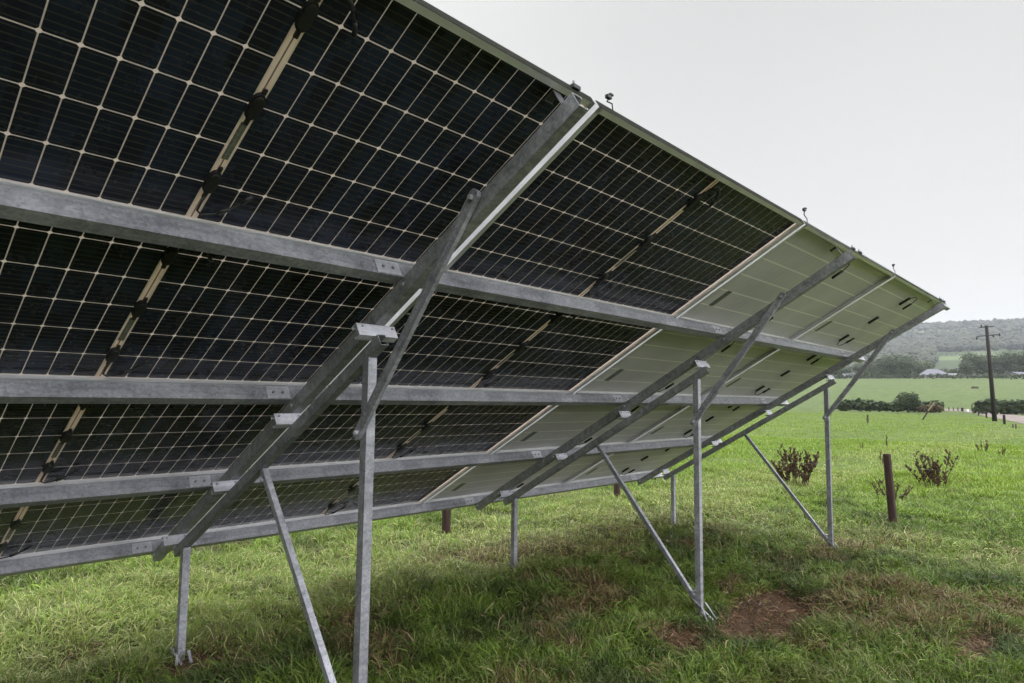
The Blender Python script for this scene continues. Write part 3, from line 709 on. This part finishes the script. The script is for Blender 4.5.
# ------------------------------------------------------------------ dead dock plants
M['dock'] = leafy('dead_dock', None, [(.35, (.028, .013, .012)), (.6, (.070, .038, .026)), (.9, (.12, .085, .042))], .12, 18, .8)
def dock(p, px_w, px_h, stems, label, seed):
    rg = random.Random(seed); kz = (p-CAM).dot(Vector((Rcw[0][2], Rcw[1][2], Rcw[2][2]))); H = px_h*kz/F*1.12; Wd = px_w*kz/F/2*1.1
    root = empty('dock_plant', p); sb = MB(); sd = MB()
    for i in range(stems):
        a = rg.uniform(0, 2*math.pi); rad = Wd*rg.uniform(.15, 1)**.8; hh = H*rg.uniform(.6, 1.05)*(1-.25*rad/Wd)
        ex, ey = math.cos(a)*rad, math.sin(a)*rad
        fo = rg.uniform(.3, .6); pts = [(ex*fo, ey*fo, -.05)]
        for t in (.35, .7, 1): pts.append((ex*(fo+(1-fo)*t**1.3)+rg.uniform(-.01, .01), ey*(fo+(1-fo)*t**1.3), hh*t))
        sb.tube(pts, [.0075, .007, .006, .004], 5)
        for br_ in range(9):
            t0 = rg.uniform(.12, .95); bx, by, bz = ex*(fo+(1-fo)*t0**1.3), ey*(fo+(1-fo)*t0**1.3), hh*t0
            aa = rg.uniform(0, 6.28); l = H*rg.uniform(.06, .15); e = (bx+math.cos(aa)*l*.6, by+math.sin(aa)*l*.6, bz+l)
            sb.tube([(bx, by, bz), e], [.005, .003], 4)
            for q_ in range(12):
                tt = rg.uniform(.1, 1.1); cx, cy, cz = bx+(e[0]-bx)*tt, by+(e[1]-by)*tt, bz+(e[2]-bz)*tt; s = H*rg.uniform(.018, .042)
                v_ = [Vector((rg.gauss(0, 1), rg.gauss(0, 1), rg.gauss(0, 1))).normalized()*s for _ in range(4)]
                n0 = len(sd.v); sd.v += [(cx+w_.x, cy+w_.y, cz+w_.z) for w_ in v_]
                for tri in ((0, 1, 2), (0, 2, 3), (0, 3, 1), (1, 3, 2)): sd.f.append(tuple(n0+z for z in tri)); sd.m.append(0)
    sb.build('stem', M['dock'], root); sd.build('seed_heads', M['dock'], root)
    tag(root, label, 'dock plant', 'dead dock plants in the meadow')
for px, py, w, h, ns, lb in ((796, 485, 50, 38, 21, 'largest dark red dead dock plant, in the gap between far strut and post'), (937, 489, 58, 36, 14, 'wide dark red dead dock plant right of the lone fence post'),
        (893, 500, 46, 20, 13, 'low dead dock plant behind the lone fence post'), (880, 463, 16, 14, 2, 'few thin dead stems just left of the lone fence post top'), (887.5, 448, 5, 12, 3, 'small upright dead dock stem above the lone fence post'),
        (861, 449, 6, 8, 3, 'faint small dead dock stem right of the far rear post'), (983, 453, 14, 13, 7, 'small dead dock clump at far right, left of the close pair'), (1001.5, 456, 9, 10, 4, 'tiny dead dock clump at the far right edge'),
        (868, 424, 4, 11, 3, 'distant single dark stem in the meadow below the hedge'), (900, 411+4, 10, 2.2, 5, 'low dark clump of stems in the meadow below the round bush, left'), (918, 415.5, 7, 2.5, 4, 'low dark clump of stems in the meadow below the round bush, right')):
    dock(at(px, py), w, h, ns, lb, int(px))

# ------------------------------------------------------------------ bushes, hedges, trees
def leaf_mb(mb, cx, cy, cz, rx, ry, rz, nleaf, size, rg, shell=.55):
    """many small leaf quads spread through an uneven blob made of lobes"""
    lobes = []
    for i in range(9):
        a = rg.uniform(0, 6.28); e = rg.uniform(-.5, .85); k = rg.uniform(.3, .66)
        lobes.append((math.cos(a)*k*math.cos(e), math.sin(a)*k*math.cos(e), math.sin(e)*k, rg.uniform(.32, .55)))
    lobes.append((0, 0, 0, .62))
    for _ in range(nleaf):
        lx, ly, lz, lr = rg.choice(lobes)
        d = Vector((rg.gauss(0, 1), rg.gauss(0, 1), rg.gauss(0, 1))).normalized()*lr*(shell+(1-shell)*rg.random()**.5)*rg.uniform(.85, 1.12)
        p = Vector((cx+(lx+d.x)*rx, cy+(ly+d.y)*ry, cz+(lz+d.z)*rz))
        nrm = (Vector((d.x, d.y, d.z+.15)).normalized()+Vector((rg.gauss(0, .5), rg.gauss(0, .5), rg.gauss(0, .5)))).normalized()
        t = nrm.cross(Vector((0, 0, 1))); t = Vector((1, 0, 0)) if t.length < .1 else t.normalized(); b_ = nrm.cross(t); s = size*rg.uniform(.6, 1.3)
        mb.quad(p-t*s-b_*s*.6, p+t*s-b_*s*.7, p+t*s*.8+b_*s*.7, p-t*s*.9+b_*s*.6)
M['leaf_dark'] = leafy('leaves_dark', None, [(.3, (.014, .026, .008)), (.6, (.030, .052, .014)), (.95, (.060, .085, .024))], .2, .35)
M['leaf_mid'] = leafy('leaves_mid', None, [(.3, (.022, .040, .012)), (.6, (.045, .072, .020)), (.95, (.085, .11, .033))], .2, .25)
M['leaf_brown'] = leafy('bracken', None, [(.3, (.045, .030, .014)), (.6, (.09, .055, .025)), (.95, (.08, .09, .03))], .2, .5)
M['bark'] = noise_mat('bark', [(.3, (.035, .028, .022)), (.7, (.08, .065, .05))], 3, .9)
KZ = Vector((Rcw[0][2], Rcw[1][2], Rcw[2][2]))
def pxsize(p): return (p-CAM).dot(KZ)/F
def hedge(px0, px1, r, hpx, label, m_='leaf_dark', seed=1, n=90, dens=60, r2=None, name='hedge', hvar=.35):
    rg = random.Random(seed); mb = MB(); r2 = r2 or r
    base = at_r(px0, r); root = base.copy()
    for i in range(n):
        t = (i+.5)/n; p = at_r(px0+(px1-px0)*t, r+(r2-r)*t); s = pxsize(p); h = hpx*s*(1-hvar/2+hvar*float(vnoise(p.x, p.y, 6*s*3)))
        wdt = abs(px1-px0)/n*s*1.3; q = p-root
        leaf_mb(mb, q.x, q.y, q.z+h*.42, max(wdt, h*.4), max(wdt, h*.4), h*.62, dens, h*.10, rg, .3)
    o = mb.build(name, M[m_]); o.location = root; tag(o, label, 'hedge', 'field hedges'); return o
hedge(838, 939, 158, 12.5, 'thick dark hedge crossing the meadow left of the track', seed=3, n=110, dens=60, hvar=.25)
hedge(919, 941, 154.5, 8, 'brown bracken bank at the right end of the dark hedge', 'leaf_brown', seed=4, n=16, dens=60)
hedge(978, 1062, 150, 15, 'dark bushy hedge right of the utility pole beyond the track', seed=5, n=40, dens=170, hvar=.45)
hedge(838, 1075, 424, 6, 'long low dark hedge along the far side of the green field', seed=6, n=110, dens=24, r2=372, hvar=.5)
hedge(935, 1075, 1094, 4, 'dark hedge line between the two pale hill fields', seed=7, n=50, dens=16)
b = MB(); rg = random.Random(5); bp_ = at_r(908.5, 152); s = pxsize(bp_)
leaf_mb(b, 0, 0, 11.5*s, 12.5*s, 12.5*s, 11.5*s, 5200, .55*s, rg, .45)
bush = empty('round_bush', bp_); b.build('crown', M['leaf_dark'], bush); q = MB(); q.tube([(0, 0, -.3), (0, 0, 6*s)], .15, 6); q.build('trunk', M['bark'], bush)
tag(bush, 'round dark bush rising above the hedge left of the utility pole', 'bush')

def make_tree(seed, m_, nleaf=2600):
    """unit tree 1 high, crown about .95 wide"""
    rg = random.Random(seed); root = empty('tree'); b = MB()
    b.tube([(0, 0, -.06), (.01, 0, .2), (-.01, .01, .5)], [.035, .026, .012], 8)
    for i in range(7):
        a = rg.uniform(0, 6.28); z = rg.uniform(.18, .4); b.tube([(0, 0, z), (math.cos(a)*.16, math.sin(a)*.16, z+.14), (math.cos(a)*.3, math.sin(a)*.3, z+.3)], [.013, .009, .004], 5)
    b.build('trunk', M['bark'], root)
    c = MB()
    leaf_mb(c, 0, 0, .55, .5, .5, .42, nleaf, .019, rg, .5)
    leaf_mb(c, rg.uniform(-.15, .15), rg.uniform(-.15, .15), .32, .46, .46, .26, nleaf//2, .019, rg, .5)
    c.build('crown', M[m_], root); return root
tp = [make_tree(21, 'leaf_dark'), make_tree(22, 'leaf_mid'), make_tree(23, 'leaf_dark')]
tu = [False]*3
TR = [ # column, range, px height, kind, label
    (846, 455, 14, 1, 'low tree at the left end of the tree belt behind the far strut'), (862, 448, 18, 1, 'smallish tree between brace and the dark rounded trees'), (876, 500, 24, 2, 'tall hazy tree above the small tree left of centre in the belt'),
    (886.5, 455, 27, 0, 'dark rounded tree left of its twin beside the barn'), (899, 520, 33, 2, 'tallest greyish tree at the back of the belt left of the barn'), (909.5, 450, 23, 0, 'dark rounded tree directly left of the pale barn'),
    (926, 540, 26, 1, 'pale grey tree rising behind the left end of the barn roof'), (919, 470, 19, 2, 'dark tree touching the left end of the barn'), (938, 520, 15, 2, 'small dark tree behind the barn roof ridge'), (957, 480, 13, 0, 'small dark tree right of the white house'), (951, 560, 17, 2, 'dark tree behind the white house'),
    (968, 440, 20, 0, 'dark tree at the left of the big clump behind the utility pole'), (979, 455, 29, 0, 'big dark tree just left of the utility pole'), (992, 470, 30, 2, 'big dark tree right behind the utility pole'), (1004, 455, 30, 0, 'big dark tree right of the utility pole'),
    (1017, 470, 27, 1, 'tree behind the grey shed at the right edge'), (1032, 450, 30, 0, 'tree just past the right picture edge'), (1048, 460, 26, 2, 'second tree past the right picture edge'), (831, 460, 22, 0, 'tree hidden behind the far brace')]
for i, (px, r_, hpx, kd, lb) in enumerate(TR):
    o = tp[kd] if not tu[kd] else copy_tree(tp[kd]); tu[kd] = True
    p = at_r(px, r_); s = hpx*pxsize(p)*1.05; o.location = p; o.scale = (s*.98, s*.98, s); o.rotation_euler = (0, 0, i*1.7); tag(o, lb, 'tree', 'trees of the belt below the hill')

# woodland on the hill: one mass of crowns
ico = bmesh.new(); bmesh.ops.create_icosphere(ico, subdivisions=1, radius=1)
iv = np.array([v.co[:] for v in ico.verts]); ifc = np.array([[v.index for v in f.verts] for f in ico.faces]); ico.free()
wx = []
def woods(n, r0, r1, a0, a1, hmin, hmax, thr=.0):
    az = np.radians(rng.uniform(a0, a1, n)); r = np.sqrt(rng.uniform(r0*r0, r1*r1, n)); x = CAM.x+r*np.cos(az); y = CAM.y+r*np.sin(az)
    k = vnoise(x, y, 90) > thr
    for f0_, f1_, b0, b1, _c in FIELDS: k &= ~((r > f0_-14) & (r < f1_+4) & (az > R(b0)) & (az < R(b1)))
    wx.append((x[k], y[k], rng.uniform(hmin, hmax, n)[k]))
woods(500, 640, 760, -20, 10, 5, 8, .3)
woods(1100, 640, 860, 10.5, 34, 7, 12, .25)
woods(1700, 870, 1230, 10.2, 40, 7, 12, .1)
woods(4200, 1230, 1560, -25, 45, 7, 12)
woods(1500, 1560, 1680, -25, 45, 7, 12, .2)
woods(3500, 1680, 2060, -25, 50, 7, 12, .38)
woods(1800, 2030, 2120, -28, 55, 8, 15)
X = np.concatenate([a[0] for a in wx]); Y = np.concatenate([a[1] for a in wx]); H_ = np.concatenate([a[2] for a in wx]); Z = height(X, Y)
nt_ = len(X); disp = 1+rng.uniform(-.28, .28, (nt_, len(iv)))
vv = iv[None]*disp[..., None]*np.stack([H_*.62, H_*.62, H_*.55], 1)[:, None]+np.stack([X, Y, Z+H_*.5], 1)[:, None]
ff = (ifc[None]+(np.arange(nt_)*len(iv))[:, None, None]).reshape(-1, 3)
me = bpy.data.meshes.new('woodland'); me.from_pydata(vv.reshape(-1, 3).tolist(), [], ff.tolist()); me.materials.append(leafy('woodland_canopy', None, [(.35, (.012, .018, .010)), (.65, (.026, .034, .018)), (1., (.055, .062, .030))], .1, .02, .8))
wo = bpy.data.objects.new('woodland', me); COL.objects.link(wo); tag(wo, 'mass of hazy dark woodland covering the far hillside', 'woodland', kind='stuff')

# ------------------------------------------------------------------ far buildings
M['roof_pale'] = noise_mat('fibre_cement_roof', [(.3, (.085, .085, .110)), (.7, (.115, .115, .14))], .6, .7)
M['wall_pale'] = noise_mat('pale_render', [(.3, (.26, .26, .25)), (.7, (.33, .33, .32))], 1, .8)
M['wall_white'] = noise_mat('white_render', [(.3, (.62, .61, .60)), (.7, (.74, .73, .72))], 1, .8)
M['wall_grey'] = noise_mat('grey_cladding', [(.3, (.16, .16, .17)), (.7, (.24, .24, .25))], 1, .7)
M['opening'] = noise_mat('dark_opening', [(.3, (.02, .02, .022)), (.7, (.04, .04, .045))], 2, .4)
def building(name, px, r_, wpx, hw_px, hr_px, depth, wall, roof, label, cat, openings=2, rot=0, hip=0):
    p = at_r(px, r_); s = pxsize(p); w, hw, hr = wpx*s/2, hw_px*s, hr_px*s
    az = math.atan2(p.y-CAM.y, p.x-CAM.x)-math.pi/2+rot
    root = empty(name, p, az); b = MB(); b.box((-w, -depth/2, -3), (w, depth/2, hw)); 
    b.v += [(-w, -depth/2, hw), (-w, depth/2, hw), (-w, 0, hw+hr-.1), (w, -depth/2, hw), (w, depth/2, hw), (w, 0, hw+hr-.1)]; k = len(b.v)-6
    b.f += [(k, k+1, k+2), (k+3, k+4, k+5)]; b.m += [0, 0]
    if hip: b.v = b.v[:-6]; b.f = b.f[:-2]; b.m = b.m[:-2]
    b.build('wall', wall, root)
    q = MB(); e = .4
    for sgn in (-1, 1):
        q.loft([[(x_, sgn*(depth/2+e), hw-.15), (x_, sgn*(depth/2+e), hw+.1), (x_, 0, hw+hr+.25), (x_, 0, hw+hr)] for x_ in (-w-e, w+e)])
    if hip:
        q = MB(); z0 = hw-.1; q.v = [(-w-e, -depth/2-e, z0), (w+e, -depth/2-e, z0), (w+e, depth/2+e, z0), (-w-e, depth/2+e, z0), (-w*.45, 0, hw+hr), (w*.15, 0, hw+hr)]; q.f = [(0, 1, 5, 4), (1, 2, 5), (2, 3, 4, 5), (3, 0, 4), (0, 3, 2, 1)]; q.m = [0]*5; b.v = b.v
    q.build('roof', roof, root)
    for i in range(openings):
        x_ = -w+(i+.5)*2*w/openings; d_ = MB(); d_.box((x_-w/openings*.35, -depth/2-.12, hw*.15), (x_+w/openings*.35, -depth/2-.02, hw*.8)); d_.build('window' if hw < 5 else 'opening', M['opening'], root)
    tag(root, label, cat); return root
building('barn', 936, 446, 27, 3.2, 6.8, 22, M['wall_pale'], M['roof_pale'], 'long farm barn with pale lavender grey roof below the trees', 'barn', 4, hip=1)
building('house', 949.5, 500, 9, 3.6, 2.4, 8, M['wall_white'], M['wall_white'], 'small bright white house behind the right end of the barn', 'house', 3)
building('shed', 953, 440, 8, 3.2, 1.5, 7, M['wall_pale'], M['wall_grey'], 'low pale shed right beside the barn', 'shed', 1)
building('shed', 1019, 440, 9, 3, 2.8, 12, M['wall_grey'], M['roof_pale'], 'grey shed with pale gable at the right edge below the trees', 'shed', 1, rot=.5)
building('farmhouse', 851, 452, 12, 3, 3, 10, M['wall_pale'], M['roof_pale'], 'pale farmhouse glimpsed between the far brace and rafter', 'house', 3)

# cattle feeder in the field
p = at(975, 388.6); fd = empty('cattle_feeder', p); s = pxsize(p)
b = MB(); Rr = 4*s
for z in (.35*s, 1.1*s, 1.9*s):
    pts = [(Rr*math.cos(t), Rr*.7*math.sin(t), z) for t in [2*math.pi*i/20 for i in range(21)]]; b.tube(pts, .22*s, 6)
b.build('ring', noise_mat('rusty_metal', [(.3, (.05, .028, .02)), (.7, (.10, .055, .04))], 2, .8), fd)
b = MB()
for i in range(20):
    t = 2*math.pi*i/20; b.tube([(Rr*math.cos(t), Rr*.7*math.sin(t), 0), (Rr*math.cos(t), Rr*.7*math.sin(t), 1.9*s)], .12*s, 5)
b.build('bars', M['wood_dark'], fd)
tag(fd, 'low brown ring feeder standing in the green field left of the utility pole', 'feeder')

# ------------------------------------------------------------------ haze
hb = MB(); hb.box((-4800, -4800, -3), (4800, 4800, 262)); hz = hb.build('haze', [])
hm = bpy.data.materials.new('haze_air'); hm.use_nodes = True; nt = hm.node_tree; nt.nodes.clear()
pv = nt.nodes.new('ShaderNodeVolumePrincipled'); pv.inputs['Color'].default_value = (.84, .88, 1, 1); pv.inputs['Density'].default_value = .000135; pv.inputs['Anisotropy'].default_value = .2
mo = nt.nodes.new('ShaderNodeOutputMaterial'); nt.links.new(pv.outputs[0], mo.inputs['Volume']); hz.data.materials.append(hm)
hz.data.materials[0] = hm; tag(hz, 'thin pale haze over the far hills', 'haze', kind='stuff')

# ------------------------------------------------------------------ light
w = bpy.data.worlds.new('World'); sc.world = w; w.use_nodes = True; nt = w.node_tree; L = nt.links
bg = nt.nodes['Background']
SUN_EL, SUN_AZ = R(48), R(62)      # azimuth measured from +X towards +Y
sky = N(nt, 'ShaderNodeTexSky'); sky.sky_type = 'NISHITA'; sky.sun_disc = False; sky.sun_elevation = SUN_EL; sky.sun_rotation = math.pi/2-SUN_AZ
sky.dust_density = 6; sky.air_density = 1
hs = N(nt, 'ShaderNodeHueSaturation'); hs.inputs['Saturation'].default_value = .12; hs.inputs['Value'].default_value = 1; L.new(sky.outputs[0], hs.inputs['Color'])
# overcast layer: brighter overhead, streaky cloud
tc = N(nt, 'ShaderNodeTexCoord'); sx = N(nt, 'ShaderNodeSeparateXYZ'); L.new(tc.outputs['Generated'], sx.inputs[0])
rp = ramp(nt, sx.outputs['Z'], [(0, (.250, .249, .245)), (.12, (.238, .237, .233)), (.55, (.210, .2092, .2065)), (.80, (.95, .96, .985)), (1, (1., 1., 1.))])
# extra sky brightness added behind the camera, lights the steel and panel undersides
vd = N(nt, 'ShaderNodeVectorMath', operation='DOT_PRODUCT'); vd.inputs[1].default_value = (.12, -.99, .0); L.new(tc.outputs['Generated'], vd.inputs[0])
br_ = N(nt, 'ShaderNodeMapRange'); br_.interpolation_type = 'SMOOTHSTEP'; br_.inputs['From Min'].default_value = .16; br_.inputs['From Max'].default_value = .8; br_.inputs['To Min'].default_value = 1; br_.inputs['To Max'].default_value = 7.5
L.new(vd.outputs['Value'], br_.inputs[0])
mz = N(nt, 'ShaderNodeVectorMath', operation='SCALE'); L.new(rp.outputs[0], mz.inputs[0]); L.new(br_.outputs[0], mz.inputs['Scale'])
mn = N(nt, 'ShaderNodeVectorMath', operation='MINIMUM'); mn.inputs[1].default_value = (1.35, 1.36, 1.40); L.new(mz.outputs[0], mn.inputs[0])
mz2 = N(nt, 'ShaderNodeVectorMath', operation='SCALE'); mz2.inputs['Scale'].default_value = 10; L.new(mn.outputs[0], mz2.inputs[0])
n = N(nt, 'ShaderNodeTexNoise', Scale=1.6, Detail=4, Distortion=.4); L.new(tc.outputs['Generated'], n.inputs['Vector'])
nr_ = ramp(nt, n.outputs['Fac'], [(.3, (.95, .95, .955)), (.7, (1.04, 1.04, 1.04))])
mu = N(nt, 'ShaderNodeMix', data_type='RGBA', blend_type='MULTIPLY'); mu.inputs[0].default_value = 1; L.new(mz2.outputs[0], mu.inputs[6]); L.new(nr_.outputs[0], mu.inputs[7])
mx = N(nt, 'ShaderNodeMix', data_type='RGBA'); mx.inputs[0].default_value = .98; L.new(hs.outputs[0], mx.inputs[6]); L.new(mu.outputs[2], mx.inputs[7])
L.new(mx.outputs[2], bg.inputs['Color']); bg.inputs['Strength'].default_value = .1
sd_ = bpy.data.lights.new('sun', 'SUN'); sd_.energy = 1.0; sd_.angle = R(38); sd_.color = (1, .97, .92)
so = bpy.data.objects.new('sun', sd_); COL.objects.link(so)
dv = Vector((math.cos(SUN_EL)*math.cos(SUN_AZ), math.cos(SUN_EL)*math.sin(SUN_AZ), math.sin(SUN_EL)))
so.rotation_euler = dv.to_track_quat('Z', 'Y').to_euler()

vs = sc.view_settings; vs.view_transform = 'Standard'; vs.look = 'None'; vs.gamma = 1; vs.use_curve_mapping = False; vs.exposure = 1.68
sc.render.engine = 'CYCLES'; cy = sc.cycles
cy.use_denoising = True; cy.max_bounces = 8; cy.diffuse_bounces = 4; cy.glossy_bounces = 3; cy.transmission_bounces = 4; cy.volume_bounces = 1
cy.use_adaptive_sampling = True; cy.adaptive_threshold = .01
cy.sample_clamp_indirect = 8
